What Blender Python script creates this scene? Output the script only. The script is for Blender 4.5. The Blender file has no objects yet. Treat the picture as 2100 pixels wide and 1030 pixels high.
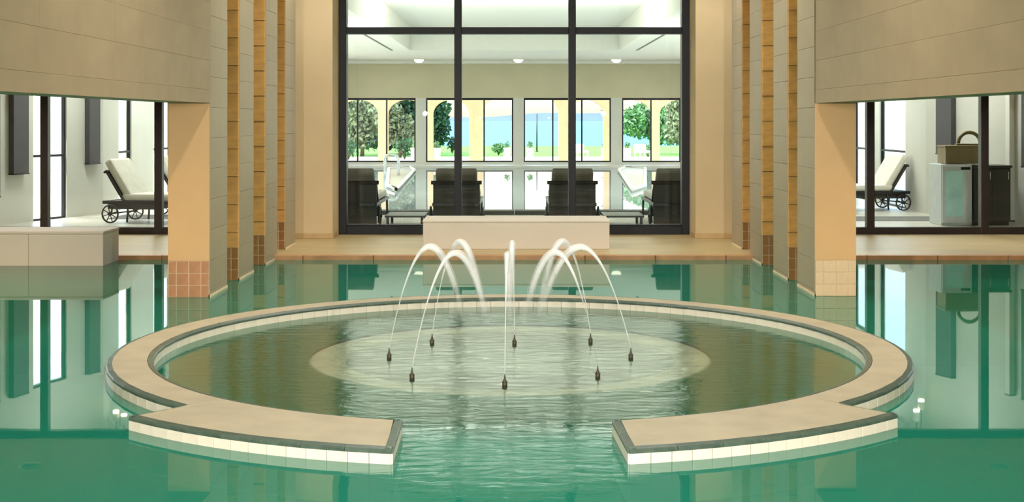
import bpy, bmesh, math, random
import numpy as np
from mathutils import Vector, Matrix
random.seed(7); rng = np.random.default_rng(7)
PI = math.pi
sc = bpy.context.scene
C = sc.collection

# ------------------------------------------------------------------ camera, world, sun, exposure
EYE = 1.65
cam_d = bpy.data.cameras.new('camera'); cam = bpy.data.objects.new('camera', cam_d); C.objects.link(cam)
cam.location = (0, 0, EYE); cam.rotation_euler = (PI/2, 0, 0)
cam_d.sensor_width = 36; cam_d.lens = 2740/2100*36
cam_d.shift_x = -5/2100; cam_d.shift_y = -268/2100
cam_d.clip_start = .05; cam_d.clip_end = 9000
sc.camera = cam
sc.view_settings.view_transform = 'Standard'; sc.view_settings.look = 'None'
sc.view_settings.gamma = 1; sc.view_settings.use_curve_mapping = False
sc.view_settings.exposure = 0.1
sc.cycles.use_denoising = True
sc.cycles.max_bounces = 10; sc.cycles.diffuse_bounces = 4; sc.cycles.transparent_max_bounces = 24
sc.cycles.caustics_reflective = False; sc.cycles.caustics_refractive = False
sc.cycles.sample_clamp_indirect = 6

w = bpy.data.worlds.new('sky'); sc.world = w; w.use_nodes = True
nt = w.node_tree; bg = nt.nodes['Background']
sky = nt.nodes.new('ShaderNodeTexSky'); sky.sky_type = 'NISHITA'
sky.sun_disc = False; sky.sun_elevation = math.radians(48); sky.sun_rotation = math.radians(-60)
sky.air_density = 1.0; sky.dust_density = 2.5; sky.ozone_density = 1.0
nt.links.new(sky.outputs[0], bg.inputs[0]); bg.inputs[1].default_value = 0.8

def light(name, kind, loc, energy, color, size=.3, aim=None, spot=None, sy=None, shape=None, blend=.6):
    l = bpy.data.lights.new(name, kind); l.energy = energy; l.color = color
    o = bpy.data.objects.new(name, l); C.objects.link(o); o.location = loc
    if kind == 'AREA':
        l.shape = shape or ('RECTANGLE' if sy else 'DISK'); l.size = size
        if sy: l.size_y = sy
    if kind == 'SPOT':
        l.spot_size = spot; l.spot_blend = blend; l.shadow_soft_size = size
    if kind == 'POINT': l.shadow_soft_size = size
    if aim is not None:
        o.rotation_euler = (Vector(aim)-Vector(loc)).to_track_quat('-Z', 'Y').to_euler()
    return o
sun = light('sun', 'SUN', (0, 0, 60), 8.0, (1, .95, .86), aim=None)
sun.data.angle = math.radians(.6)
sun.rotation_euler = Vector((.35, .45, -.8)).to_track_quat('-Z', 'Y').to_euler()
WARM = (1, .74, .46)
SOFT = (1, .95, .87)
DAY = (.93, .98, 1.0)

# ------------------------------------------------------------------ helpers
def sr(c):                                        # 0-255 sRGB -> linear
    return tuple(((v/255)/12.92 if v/255 <= .04045 else ((v/255+.055)/1.055)**2.4) for v in c)
def mat(name, rgb, rough=.6, var=.06, scale=6, metal=0, bump=0, bscale=40, stretch=(1, 1, 1), spec=.5, emit=None, es=0, var2=None):
    m = bpy.data.materials.new(name); m.use_nodes = True
    t = m.node_tree; b = t.nodes['Principled BSDF']
    c = sr(rgb)
    tc = t.nodes.new('ShaderNodeTexCoord'); mp = t.nodes.new('ShaderNodeMapping'); mp.inputs['Scale'].default_value = stretch
    t.links.new(tc.outputs['Object'], mp.inputs[0])
    n = t.nodes.new('ShaderNodeTexNoise'); n.inputs['Scale'].default_value = scale; n.inputs['Detail'].default_value = 5
    t.links.new(mp.outputs[0], n.inputs['Vector'])
    r = t.nodes.new('ShaderNodeValToRGB')
    lo = tuple(max(0, v*(1-2*var)) for v in c); hi = tuple(min(1, v*(1+2*var)) for v in c)
    if var2: hi = sr(var2)
    r.color_ramp.elements[0].position = .3; r.color_ramp.elements[0].color = (*lo, 1)
    r.color_ramp.elements[1].position = .7; r.color_ramp.elements[1].color = (*hi, 1)
    t.links.new(n.outputs['Fac'], r.inputs[0])
    # every piece of a kind a shade of its own
    oi = t.nodes.new('ShaderNodeObjectInfo'); hs = t.nodes.new('ShaderNodeHueSaturation')
    ma = t.nodes.new('ShaderNodeMath'); ma.operation = 'MULTIPLY_ADD'; ma.inputs[1].default_value = var*1.2; ma.inputs[2].default_value = 1-var*.6
    t.links.new(oi.outputs['Random'], ma.inputs[0]); t.links.new(ma.outputs[0], hs.inputs['Value'])
    t.links.new(r.outputs[0], hs.inputs['Color']); t.links.new(hs.outputs[0], b.inputs['Base Color'])
    b.inputs['Roughness'].default_value = rough; b.inputs['Metallic'].default_value = metal
    b.inputs['Specular IOR Level'].default_value = spec
    if bump:
        n2 = t.nodes.new('ShaderNodeTexNoise'); n2.inputs['Scale'].default_value = bscale; n2.inputs['Detail'].default_value = 4
        t.links.new(mp.outputs[0], n2.inputs['Vector'])
        bp = t.nodes.new('ShaderNodeBump'); bp.inputs['Strength'].default_value = bump; bp.inputs['Distance'].default_value = .01
        t.links.new(n2.outputs['Fac'], bp.inputs['Height']); t.links.new(bp.outputs[0], b.inputs['Normal'])
    if emit:
        b.inputs['Emission Color'].default_value = (*emit, 1); b.inputs['Emission Strength'].default_value = es
    return m
def glass_mat(name, tint=(.93, .97, .95), refl=1.0, rough=0.0):
    m = bpy.data.materials.new(name); m.use_nodes = True; t = m.node_tree; t.nodes.clear()
    out = t.nodes.new('ShaderNodeOutputMaterial'); mx = t.nodes.new('ShaderNodeMixShader')
    tr = t.nodes.new('ShaderNodeBsdfTransparent'); gl = t.nodes.new('ShaderNodeBsdfGlossy'); fr = t.nodes.new('ShaderNodeFresnel')
    tr.inputs[0].default_value = (*tint, 1); gl.inputs['Roughness'].default_value = rough; fr.inputs[0].default_value = 1.45
    gl.inputs[0].default_value = (refl, refl, refl, 1)
    ge = t.nodes.new('ShaderNodeNewGeometry'); sb = t.nodes.new('ShaderNodeMath'); sb.operation = 'SUBTRACT'; sb.inputs[0].default_value = 1    # thin pane: mirror on the outer faces only
    ml = t.nodes.new('ShaderNodeMath'); ml.operation = 'MULTIPLY'
    t.links.new(ge.outputs['Backfacing'], sb.inputs[1]); t.links.new(sb.outputs[0], ml.inputs[0]); t.links.new(fr.outputs[0], ml.inputs[1])
    t.links.new(ml.outputs[0], mx.inputs[0]); t.links.new(tr.outputs[0], mx.inputs[1]); t.links.new(gl.outputs[0], mx.inputs[2])
    t.links.new(mx.outputs[0], out.inputs[0]); return m
def water_mat(name, tint, body, murk, rip=None, base_bump=.02, rip_bump=.3, rough=.02, shoal=None, body2=None, ior=1.7):
    """Still water: Fresnel mirror over a turbid body of which a share (murk) scatters and the rest lets the bottom show;
    shoal = (x, y, [(radius, murk) ...]) where the bottom rises; rip = [(x, y, inner, outer radius)] where falling jets ripple it."""
    m = bpy.data.materials.new(name); m.use_nodes = True; t = m.node_tree; t.nodes.clear()
    N = t.nodes.new; L = t.links.new
    out = N('ShaderNodeOutputMaterial'); mx = N('ShaderNodeMixShader'); tr = N('ShaderNodeBsdfTransparent'); gl = N('ShaderNodeBsdfGlossy'); fr = N('ShaderNodeFresnel')
    df = N('ShaderNodeBsdfDiffuse'); df.inputs[0].default_value = (*sr(body), 1); mb = N('ShaderNodeMixShader'); mb.inputs[0].default_value = murk
    tr.inputs[0].default_value = (*tint, 1); gl.inputs['Roughness'].default_value = rough; fr.inputs[0].default_value = ior
    L(tr.outputs[0], mb.inputs[1]); L(df.outputs[0], mb.inputs[2])
    tc = N('ShaderNodeTexCoord')
    n1 = N('ShaderNodeTexNoise'); n1.inputs['Scale'].default_value = 1.3; n1.inputs['Detail'].default_value = 2
    L(tc.outputs['Object'], n1.inputs['Vector'])
    b1 = N('ShaderNodeBump'); b1.inputs['Strength'].default_value = base_bump; b1.inputs['Distance'].default_value = .05; L(n1.outputs['Fac'], b1.inputs['Height'])
    nrm = b1
    def dist(c):
        d = N('ShaderNodeVectorMath'); d.operation = 'DISTANCE'; d.inputs[1].default_value = (c[0], c[1], 0); L(tc.outputs['Object'], d.inputs[0]); return d.outputs['Value']
    if shoal:
        R = N('ShaderNodeValToRGB'); mr = N('ShaderNodeMath'); mr.operation = 'DIVIDE'; mr.inputs[1].default_value = 4.0
        L(dist(shoal), mr.inputs[0]); L(mr.outputs[0], R.inputs[0])
        for k, (r_, v) in enumerate(shoal[2]):
            e_ = R.color_ramp.elements[k] if k < 2 else R.color_ramp.elements.new(r_/4)
            e_.position = r_/4; e_.color = (v, v, v, 1)
        L(R.outputs[0], mb.inputs[0])
        # basin water tinted olive green, standing in for dark walls mirrored there
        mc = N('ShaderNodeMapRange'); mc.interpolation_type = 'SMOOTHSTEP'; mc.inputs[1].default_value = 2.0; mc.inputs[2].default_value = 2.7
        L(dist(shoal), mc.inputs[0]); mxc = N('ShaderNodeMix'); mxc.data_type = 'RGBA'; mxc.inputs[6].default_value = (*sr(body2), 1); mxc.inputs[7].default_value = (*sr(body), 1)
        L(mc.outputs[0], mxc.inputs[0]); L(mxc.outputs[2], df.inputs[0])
    if rip:
        mp = N('ShaderNodeMapping'); mp.inputs['Scale'].default_value = (1.0, 2.2, 1); L(tc.outputs['Object'], mp.inputs[0])
        n2 = N('ShaderNodeTexNoise'); n2.inputs['Scale'].default_value = 6; n2.inputs['Detail'].default_value = 5; n2.inputs['Distortion'].default_value = .6
        L(mp.outputs[0], n2.inputs['Vector'])
        mr = N('ShaderNodeMath'); mr.operation = 'MAXIMUM'; mr.inputs[0].default_value = mr.inputs[1].default_value = 0
        for k, (cx_, cy_, ra, rb) in enumerate(rip):       # the basin, and the mouth through which it opens to the pool
            q = N('ShaderNodeMapRange'); q.interpolation_type = 'SMOOTHSTEP'; q.inputs[1].default_value = ra; q.inputs[2].default_value = rb; q.inputs[3].default_value = 1; q.inputs[4].default_value = 0
            L(dist((cx_, cy_)), q.inputs[0]); L(q.outputs[0], mr.inputs[k])
        mu = N('ShaderNodeMath'); mu.operation = 'MULTIPLY'; L(n2.outputs['Fac'], mu.inputs[0]); L(mr.outputs[0], mu.inputs[1])
        b2 = N('ShaderNodeBump'); b2.inputs['Strength'].default_value = rip_bump; b2.inputs['Distance'].default_value = .05
        L(mu.outputs[0], b2.inputs['Height']); L(b1.outputs[0], b2.inputs['Normal']); nrm = b2
    if rip:
        rr = N('ShaderNodeMapRange'); rr.inputs[3].default_value = rough; rr.inputs[4].default_value = .11; L(mr.outputs[0], rr.inputs[0]); L(rr.outputs[0], gl.inputs['Roughness'])
    L(nrm.outputs[0], gl.inputs['Normal']); L(nrm.outputs[0], fr.inputs['Normal'])
    L(fr.outputs[0], mx.inputs[0]); L(mb.outputs[0], mx.inputs[1]); L(gl.outputs[0], mx.inputs[2]); L(mx.outputs[0], out.inputs[0])
    return m

class MB:
    def __init__(s): s.v = []; s.f = []; s.smooth = set()
    def add(s, vs, fs, smooth=False):
        o = len(s.v); s.v += [tuple(v) for v in vs]
        for f in fs:
            if smooth: s.smooth.add(len(s.f))
            s.f.append(tuple(i+o for i in f))
        return s
    def box(s, x0, x1, y0, y1, z0, z1):
        return s.add([(x0,y0,z0),(x1,y0,z0),(x1,y1,z0),(x0,y1,z0),(x0,y0,z1),(x1,y0,z1),(x1,y1,z1),(x0,y1,z1)],
                     [(0,3,2,1),(4,5,6,7),(0,1,5,4),(1,2,6,5),(2,3,7,6),(3,0,4,7)])
    def bbox(s, x0, x1, y0, y1, z0, z1, b=.01):       # box with chamfered edges
        bm = bmesh.new(); vs = [bm.verts.new(p) for p in [(x0,y0,z0),(x1,y0,z0),(x1,y1,z0),(x0,y1,z0),(x0,y0,z1),(x1,y0,z1),(x1,y1,z1),(x0,y1,z1)]]
        for f in [(0,3,2,1),(4,5,6,7),(0,1,5,4),(1,2,6,5),(2,3,7,6),(3,0,4,7)]: bm.faces.new([vs[i] for i in f])
        bmesh.ops.bevel(bm, geom=bm.edges[:], offset=b, segments=2, profile=.6, affect='EDGES')
        bm.verts.index_update(); s.add([v.co[:] for v in bm.verts], [[v.index for v in f.verts] for f in bm.faces]); bm.free(); return s
    def prism(s, pts, z0, z1):                        # polygon (ccw) extruded up
        n = len(pts); vs = [(x,y,z0) for x,y in pts]+[(x,y,z1) for x,y in pts]
        return s.add(vs, [tuple(range(n-1,-1,-1)), tuple(range(n,2*n))]+[(i,(i+1)%n,n+(i+1)%n,n+i) for i in range(n)])
    def prism_x(s, pts, x0, x1):                      # (y,z) outline extruded along x
        n = len(pts); vs = [(x0,y,z) for y,z in pts]+[(x1,y,z) for y,z in pts]
        return s.add(vs, [tuple(range(n-1,-1,-1)), tuple(range(n,2*n))]+[(i,(i+1)%n,n+(i+1)%n,n+i) for i in range(n)])
    def tube(s, pts, r, n=8, cap=True):
        P = [Vector(p) for p in pts]; R = r if isinstance(r, (list, tuple)) else [r]*len(P)
        vs = []; fs = []; ref = None
        for i, p in enumerate(P):
            d = (P[min(i+1, len(P)-1)]-P[max(i-1, 0)]).normalized()
            if ref is None: ref = Vector((0,0,1)) if abs(d.z) < .9 else Vector((1,0,0))
            a = d.cross(ref).normalized(); b = a.cross(d).normalized(); ref = b
            for k in range(n):
                t = 2*PI*k/n; vs.append(p+R[i]*(a*math.cos(t)+b*math.sin(t)))
        for i in range(len(P)-1):
            for k in range(n):
                fs.append((i*n+k, (i+1)*n+k, (i+1)*n+(k+1)%n, i*n+(k+1)%n))
        if cap: fs += [tuple(range(n)), tuple((len(P)-1)*n+k for k in range(n-1,-1,-1))]
        return s.add(vs, fs, True)
    def lathe(s, prof, cx=0, cy=0, n=24, axis='z', smooth=True):   # profile (r, z), bottom to top
        vs = []; fs = []
        for r, z in prof:
            for k in range(n):
                t = 2*PI*k/n; a, b = r*math.cos(t), r*math.sin(t)
                vs.append((cx+a, cy+b, z) if axis == 'z' else (cx+a, z, cy+b))
        for i in range(len(prof)-1):
            for k in range(n): fs.append((i*n+k, i*n+(k+1)%n, (i+1)*n+(k+1)%n, (i+1)*n+k))
        fs += [tuple(range(n-1,-1,-1)), tuple((len(prof)-1)*n+k for k in range(n))]
        return s.add(vs, fs, smooth)
    def mesh(s, name, m):
        me = bpy.data.meshes.new(name); me.from_pydata(s.v, [], s.f)
        for i in s.smooth: me.polygons[i].use_smooth = True
        me.materials.append(m); me.validate(); bm = bmesh.new(); bm.from_mesh(me); bmesh.ops.recalc_face_normals(bm, faces=bm.faces[:]); bm.to_mesh(me); bm.free()
        return me
    def build(s, name, m, parent=None):
        return place(name, s.mesh(name, m), parent)
def place(name, me, parent=None, loc=(0,0,0), rz=0):
    o = bpy.data.objects.new(name, me); C.objects.link(o); o.parent = parent; o.location = loc; o.rotation_euler = (0,0,rz); return o
def tag(o, label=None, cat=None, group=None, kind=None):
    if label: o['label'] = label
    if cat: o['category'] = cat
    if group: o['group'] = group
    if kind: o['kind'] = kind
    return o
def empty(name, loc=(0,0,0), rz=0):
    o = bpy.data.objects.new(name, None); C.objects.link(o); o.location = loc; o.rotation_euler = (0,0,rz); o.empty_display_size = .1; return o
def thing(name, label, cat, loc=(0,0,0), rz=0, group=None): return tag(empty(name, loc, rz), label, cat, group)
def struct(o): o['kind'] = 'structure'; return o
def copy_tree(o, parent=None):
    c = o.copy(); C.objects.link(c); c.parent = parent
    for ch in list(o.children): copy_tree(ch, c)
    return c

# ------------------------------------------------------------------ materials
M = {}
M['wall_stone']  = mat('wall_stone', (172,150,117), .6, .03, 3, bump=.05, bscale=30)
M['side_stone']  = mat('side_stone', (172,154,122), .5, .05, 2.5, stretch=(1,1,.4), bump=.04)
M['ochre_stone'] = mat('ochre_stone', (222,166,90), .55, .07, 7, stretch=(1,1,3))
M['pillar_core'] = mat('pillar_core', (96,74,44), .8, .04)
M['plaster_orange'] = mat('plaster_orange', (226,180,128), .75, .02, 2)
M['tile_rose']   = mat('tile_rose', (190,132,92), .45, .09, 14, stretch=(3,1,.6))
M['tile_cream']  = mat('tile_cream', (232,200,160), .45, .04, 10)
M['tile_brown']  = mat('tile_brown', (158,112,58), .45, .09, 14, stretch=(3,1,.6))
M['grout_pale']  = mat('grout_pale', (236,214,178), .8, .03)
M['pier']        = mat('pier_plaster', (218,194,152), .8, .025, 1.5, bump=.03)
M['baseboard']   = mat('baseboard_stone', (196,166,116), .55, .04)
M['deck']        = mat('deck_stone', (188,166,118), .38, .05, 3, stretch=(.4,1.4,1))
M['deck_edge']   = mat('deck_edge_stone', (188,138,92), .5, .06, 8)
M['block']       = mat('block_plaster', (228,218,204), .7, .02, 1.5)
M['coping']      = mat('coping_sandstone', (174,162,136), .62, .05, 5, bump=.12, bscale=60)
M['trim']        = mat('trim_green_tile', (64,82,72), .35, .14, 14, var2=(90,106,92))
M['white_tile']  = mat('white_tile', (240,228,208), .3, .03, 5)
M['grout']       = mat('grout_grey', (170,156,130), .9, .04)
M['pool_tile']   = mat('pool_tile', (34,150,126), .5, .04, 2)
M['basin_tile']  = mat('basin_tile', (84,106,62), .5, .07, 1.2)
M['disc_stone']  = mat('disc_stone', (232,230,206), .6, .07, 2.2)
M['disc_rim']    = mat('disc_rim', (236,228,192), .6, .07, 4)
M['frame_dark']  = mat('frame_dark', (24,25,29), .4, .05, spec=.25)
M['frame_brown'] = mat('frame_brown', (44,34,31), .4, .05)
M['glass']       = glass_mat('window_glass')
M['far_glass']   = glass_mat('clear_glass', (.97,.99,.985))
M['white_wall']  = mat('white_wall', (208,206,196), .8, .02, 1.5)
M['far_wall']    = mat('far_wall', (198,190,160), .8, .02, 1.5)
M['white_ceiling'] = mat('white_ceiling', (234,232,222), .85, .01)
M['dark_slot']   = mat('dark_slot', (90,88,80), .6)
M['room_floor']  = mat('room_floor', (196,192,180), .35, .05, 2)
M['dark_mat']    = mat('dark_mat', (98,98,94), .85, .06, 30)
M['inner_tile']  = mat('inner_tile', (150,205,215), .5, .03)
M['wicker']      = mat('wicker', (52,46,42), .6, .25, 60, bump=.4, bscale=90)
M['black_metal'] = mat('black_metal', (30,28,28), .4, .05)
M['cushion']     = mat('cushion_cream', (226,222,210), .9, .03, 8, bump=.1, bscale=80)
M['pillow_grey'] = mat('pillow_grey', (122,116,106), .9, .05, 8, bump=.1, bscale=80)  # the cream cushion again, its backlit shade put into the colour
M['panel_dark']  = mat('panel_dark', (74,70,74), .6, .06)
M['chrome']      = mat('chrome', (210,214,216), .12, .01, metal=1)
M['cab_dark']    = mat('cabinet_dark', (60,54,48), .35, .06)
M['cab_pale']    = mat('cabinet_pale', (210,214,216), .4, .03)
M['cab_glass']   = mat('cabinet_glass', (196,238,238), .06, .08, 3)
M['olive_box']   = mat('olive_box', (142,126,92), .6, .04)
M['olive_metal'] = mat('olive_metal', (108,96,58), .4, .06)
M['bronze']      = mat('bronze', (66,60,40), .45, .15, 60)
M['lamp_glow']   = mat('lamp_glow', (255,240,210), .5, 0, emit=(1,.82,.55), es=25)
M['spot_glow']   = mat('spot_glow', (255,244,220), .5, 0, emit=(1,.85,.62), es=2.5)
M['dome_glow']   = mat('dome_glow', (255,246,225), .5, 0, emit=(1,.92,.75), es=1.5)
M['lamp_white']  = mat('lamp_white', (235,232,225), .4, .01)
M['arcade']      = mat('arcade_stucco', (206,174,136), .85, .04, 3)
M['terrace']     = mat('terrace_paving', (222,212,190), .8, .04, 1)
M['lawn']        = mat('lawn_grass', (100,160,58), .95, .14, 3, bump=.3, bscale=60)
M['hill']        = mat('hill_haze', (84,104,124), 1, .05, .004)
M['planter']     = mat('planter_white', (240,238,230), .7, .02)
M['leaf_dark']   = mat('leaf_dark', (44,88,56), .7, .3, 1.2)
M['leaf_olive']  = mat('leaf_olive', (122,136,102), .7, .25, 1.2)
M['leaf_mid']    = mat('leaf_mid', (108,150,100), .7, .25, 1.2)
M['bark']        = mat('bark', (92,76,58), .9, .12, 10)
M['lake'] = mat('lake_water', (66,132,172), .6, .04, .02)
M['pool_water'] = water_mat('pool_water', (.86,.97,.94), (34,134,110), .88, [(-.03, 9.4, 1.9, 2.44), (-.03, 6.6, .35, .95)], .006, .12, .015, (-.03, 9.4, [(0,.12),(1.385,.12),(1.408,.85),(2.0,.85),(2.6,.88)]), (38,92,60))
M['inner_water'] = water_mat('inner_water', (.85,.96,.97), (226,240,246), .75, None, .006, 0, .01)  # near-white body colour stands in for the sky mirrored in the water
def jet_mat():
    m = bpy.data.materials.new('jet_water'); m.use_nodes = True; t = m.node_tree; t.nodes.clear(); N = t.nodes.new; L = t.links.new
    out = N('ShaderNodeOutputMaterial'); mx = N('ShaderNodeMixShader'); tr = N('ShaderNodeBsdfTransparent')
    add = N('ShaderNodeMixShader'); df = N('ShaderNodeBsdfDiffuse'); tl = N('ShaderNodeBsdfTranslucent')
    df.inputs[0].default_value = (1,1,1,1); tl.inputs[0].default_value = (1,1,1,1); add.inputs[0].default_value = .5
    at = N('ShaderNodeAttribute'); at.attribute_name = 'thickness'
    nz = N('ShaderNodeTexNoise'); nz.inputs['Scale'].default_value = 30
    L(df.outputs[0], add.inputs[1]); L(tl.outputs[0], add.inputs[2])
    L(at.outputs['Fac'], mx.inputs[0]); L(tr.outputs[0], mx.inputs[1]); L(add.outputs[0], mx.inputs[2]); L(mx.outputs[0], out.inputs[0])
    return m
M['jet'] = jet_mat()

# ------------------------------------------------------------------ fill lamps added above the frame, and the bay downlights
def downlight(loc, energy, color, label, r=.11, spot=2.3, group='recessed downlights in the hall ceiling', aim=None):  # serves added fill lamps as well as real bay downlights
    t = thing('recessed_downlight', label, 'lamp', loc, 0, group)
    MB().lathe([(r+.03,-.012),(r+.03,.0),(r,.0),(r,-.012)], n=24).build('trim_ring', M['lamp_white'], t)
    MB().lathe([(r,-.006),(r,.0)], n=24).build('diffuser', M['lamp_glow'], t)
    l = light('downlight_beam', 'SPOT', (loc[0], loc[1], loc[2]-.03), energy, color, r, aim or (loc[0], loc[1], 0), spot)
    return t
HC = 4.6      # hall ceiling height
for x, y, e, lab in [(-1.4,4.0,1,'over the pool, left of the two nearest the viewer'),(1.4,4.0,1,'over the pool, right of the two nearest the viewer'),(-1.4,9.2,1,'over the left half of the round basin'),(1.4,9.2,1,'over the right half of the round basin'),
                     (-1.4,13.6,.8,'before the window, on the side of the rose tiled pillar'),(1.4,13.6,.8,'before the window, on the side of the cream tiled pillar')]:
    downlight((x, y, HC), 380*e, SOFT, 'recessed round hall downlight '+lab, spot=2.4)  # added fill from the unseen ceiling, to brighten the hall
def fill_spot(loc, aim, energy, color, label, spot=1.3):
    t = thing('wall_spotlight', label, 'lamp', loc)
    d = (Vector(aim)-Vector(loc)).normalized(); sx = 1 if loc[0] > 0 else -1
    MB().tube([d*-.10, d*.06], .06, 16).build('can', M['lamp_white'], t)
    MB().tube([d*.06, d*.064], .05, 16).build('diffuser', M['spot_glow'], t)
    wx = (RX0 if sx > 0 else LX1)-loc[0]
    MB().tube([d*-.06, (wx, d.y*-.06, 0)], .014, 8).build('arm', M['lamp_white'], t)
    light('spotlight_beam', 'SPOT', tuple(Vector(loc)+d*.08), energy, color, .06, aim, spot)
RX0 = 2.82; LX1 = -2.84
for s in (-1, 1):
    nm = 'with the white block' if s < 0 else 'without a block'
    downlight((s*2.35, 16.6, HC), 260, SOFT, 'recessed downlight close to the window pier, side '+nm, group=None)  # added to brighten the window piers
    fill_spot((s*2.5, .2, 1.85), (s*.9, 12, .7), 1500, SOFT, 'wall spotlight beside the viewer on the wall of the bay '+nm)  # added frontal fill beside the camera, out of view
    downlight((s*6.2, 17.1, 2.78), 200, SOFT, 'recessed bay downlight before the glazing on the side ' + nm, group=None)
    downlight((s*4.1, 10.2, 2.78), 160, WARM, 'recessed downlight in the low bay ceiling beside the broad pillar, side ' + nm, group=None)  # added to light the plaster front of the broad pillar
    downlight((s*6.0, 12.2, 2.78), 480, WARM, 'recessed downlight in the middle of the low bay ceiling, side ' + nm, group=None)  # added warm fill for the bay and its low block
    downlight((s*4.9, 6.0, 2.78), 160, WARM, 'recessed downlight in the low bay ceiling nearest the viewer, side ' + nm, group=None)

# ------------------------------------------------------------------ shell of the hall
LX0, LX1 = -3.23, -2.84; RX0, RX1 = 2.82, 3.21
struct(MB().box(-10, 10, -6, 15.8, -1.4, -1.25).build('pool_floor', M['pool_tile']))
fl = struct(empty('floor'))
MB().box(-10, 10, 15.84, 19.0, -1.4, .05).build('deck_slab', M['deck'], fl)
n = 24; wd = 20/n
me = MB().bbox(-wd/2+.003, wd/2-.003, -.02, .10, -.03, .054, .008).mesh('edge_stone', M['deck_edge'])
for i in range(n): place('edge_stone', me, fl, (-10+wd*(i+.5), 15.80, 0))
struct(MB().box(-3.4, 3.4, -6, 19.0, HC, HC+.15).build('ceiling', M['white_ceiling']))
for s in (-1, 1):
    nm = 'left' if s < 0 else 'right'
    a, b = (LX0, LX1) if s < 0 else (RX0, RX1)
    fx = b if s < 0 else a                          # face towards the hall
    wl = struct(empty('wall_'+nm))
    y1 = 12.45
    xo = sorted((s*3.235, s*3.36)); MB().box(a, b, -6, y1, 1.815, HC).box(*xo, 12.4, 18.62, 2.78, HC).build('wall_core', M['wall_stone'], wl)
    ph = .272; L = 1.5
    def pm(l, h): return MB().bbox(-.012, .012, .0006, l-.0006, .0006, h-.0006, .0012).mesh('stone_panel', M['wall_stone'])
    full = pm(L, ph); low = pm(L, .125)
    z = 1.81; row = 0
    while z < HC-.05:
        h = .125 if row == 0 else ph
        off = (row % 2)*L/2
        y = y1-L+ (0 if row % 2 else 0) - 0
        yy = y1-L
        first = True
        if row % 2:
            place('stone_panel', pm(L/2, h), wl, (fx, y1-L/2, z)); yy = y1-L/2-L
        while yy > -1:
            place('stone_panel', low if row == 0 else full, wl, (fx + (.0015*random.random())*(1 if s < 0 else -1), yy, z)); yy -= L
        z += h; row += 1
    # bay: outer wall, low ceiling, rear end
    struct(MB().box(s*9.9, s*10.1, -6, 19.0, -1.3, 2.95).build('wall_bay_'+nm, M['white_wall']))
    x0, x1 = sorted((s*3.2, s*10.1))
    struct(MB().box(x0, x1, -6, 18.75, 2.78, 2.92).build('ceiling_bay_'+nm, M['wall_stone']))
struct(MB().box(-10, 10, -6.2, -6, -1.3, HC).build('wall_rear', M['wall_stone']))

# back wall of the hall: piers, glazing, bays
def frame_bar(p, x0, x1, z0, z1, m, name='frame_bar', y0=18.74, y1=18.86): return MB().bbox(x0, x1, y0, y1, z0, z1, .006).build(name, m, p)
bw = struct(empty('wall_back'))
for (x0, x1) in ((-3.3, -2.46), (2.45, 3.3)):
    MB().box(x0, x1, 18.07, 19.0, .05, HC).build('pier', M['pier'], bw)
    MB().box(x0, x1, 18.9, 19.0, .05, HC).build('pier_back', M['white_wall'], bw)
MB().box(-2.46, 2.45, 18.6, 19.0, 4.0, HC).build('head', M['pier'], bw)
for s in (-1, 1): 
    x0, x1 = sorted((s*3.2, s*10.1)); MB().box(x0, x1, 18.6, 19.0, 2.78, HC).build('bay_head', M['pier'], bw)
for nm, x0, x1 in (('left', -3.3, -2.46), ('right', 2.45, 3.3)):
    b = struct(MB().bbox(x0-.0, x1+.012 if nm == 'left' else x1, 18.05, 18.5, .05, .125, .006).build('baseboard_'+nm, M['baseboard']))
    if nm == 'right': b.location.x = -.012

win = struct(empty('window_1'))
MX = [-2.46, -.792, .81, 2.45]
frame_bar(win, -2.46, -2.352, .05, 4.0, M['frame_dark'], 'frame_post', 18.70, 18.9)
frame_bar(win, 2.345, 2.45, .05, 4.0, M['frame_dark'], 'frame_post', 18.70, 18.9)
for x in (-.792, .81): frame_bar(win, x-.052, x+.052, .175, 4.0, M['frame_dark'], 'mullion', 18.72, 18.88)
for i in range(3):
    x0 = (-2.352, -.74, .862)[i]; x1 = (-.844, .758, 2.345)[i]
    frame_bar(win, x0, x1, .05, .165, M['frame_dark'], 'bottom_rail', 18.70, 18.9)
    frame_bar(win, x0, x1, .165, .185, M['frame_dark'], 'glazing_bead', 18.76, 18.84)
    frame_bar(win, x0, x1, 2.862, 2.958, M['frame_dark'], 'transom', 18.72, 18.88)
    frame_bar(win, x0, x1, 3.93, 4.0, M['frame_dark'], 'top_rail', 18.72, 18.88)
    MB().box(x0, x1, 18.795, 18.803, .18, 2.865).build('glass_pane', M['glass'], win)
    MB().box(x0, x1, 18.795, 18.803, 2.955, 3.935).build('glass_pane', M['glass'], win)
for k, s in ((2, -1), (3, 1)):
    wb = struct(empty('window_%d' % k))
    xs = [5.0, 6.6, 8.2, 9.9]
    for i, x in enumerate(xs): frame_bar(wb, s*x-.055, s*x+.055, .05, 2.78, M['frame_brown'], 'mullion')
    prev = 3.3
    for x in xs:
        a, b = sorted((s*(prev+(.055 if prev > 3.4 else 0)), s*(x-.055)))
        frame_bar(wb, a, b, .05, .15, M['frame_brown'], 'bottom_rail'); frame_bar(wb, a, b, 2.7, 2.78, M['frame_brown'], 'top_rail')
        MB().box(a, b, 18.796, 18.804, .15, 2.7).build('glass_pane', M['glass'], wb); prev = x

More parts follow.
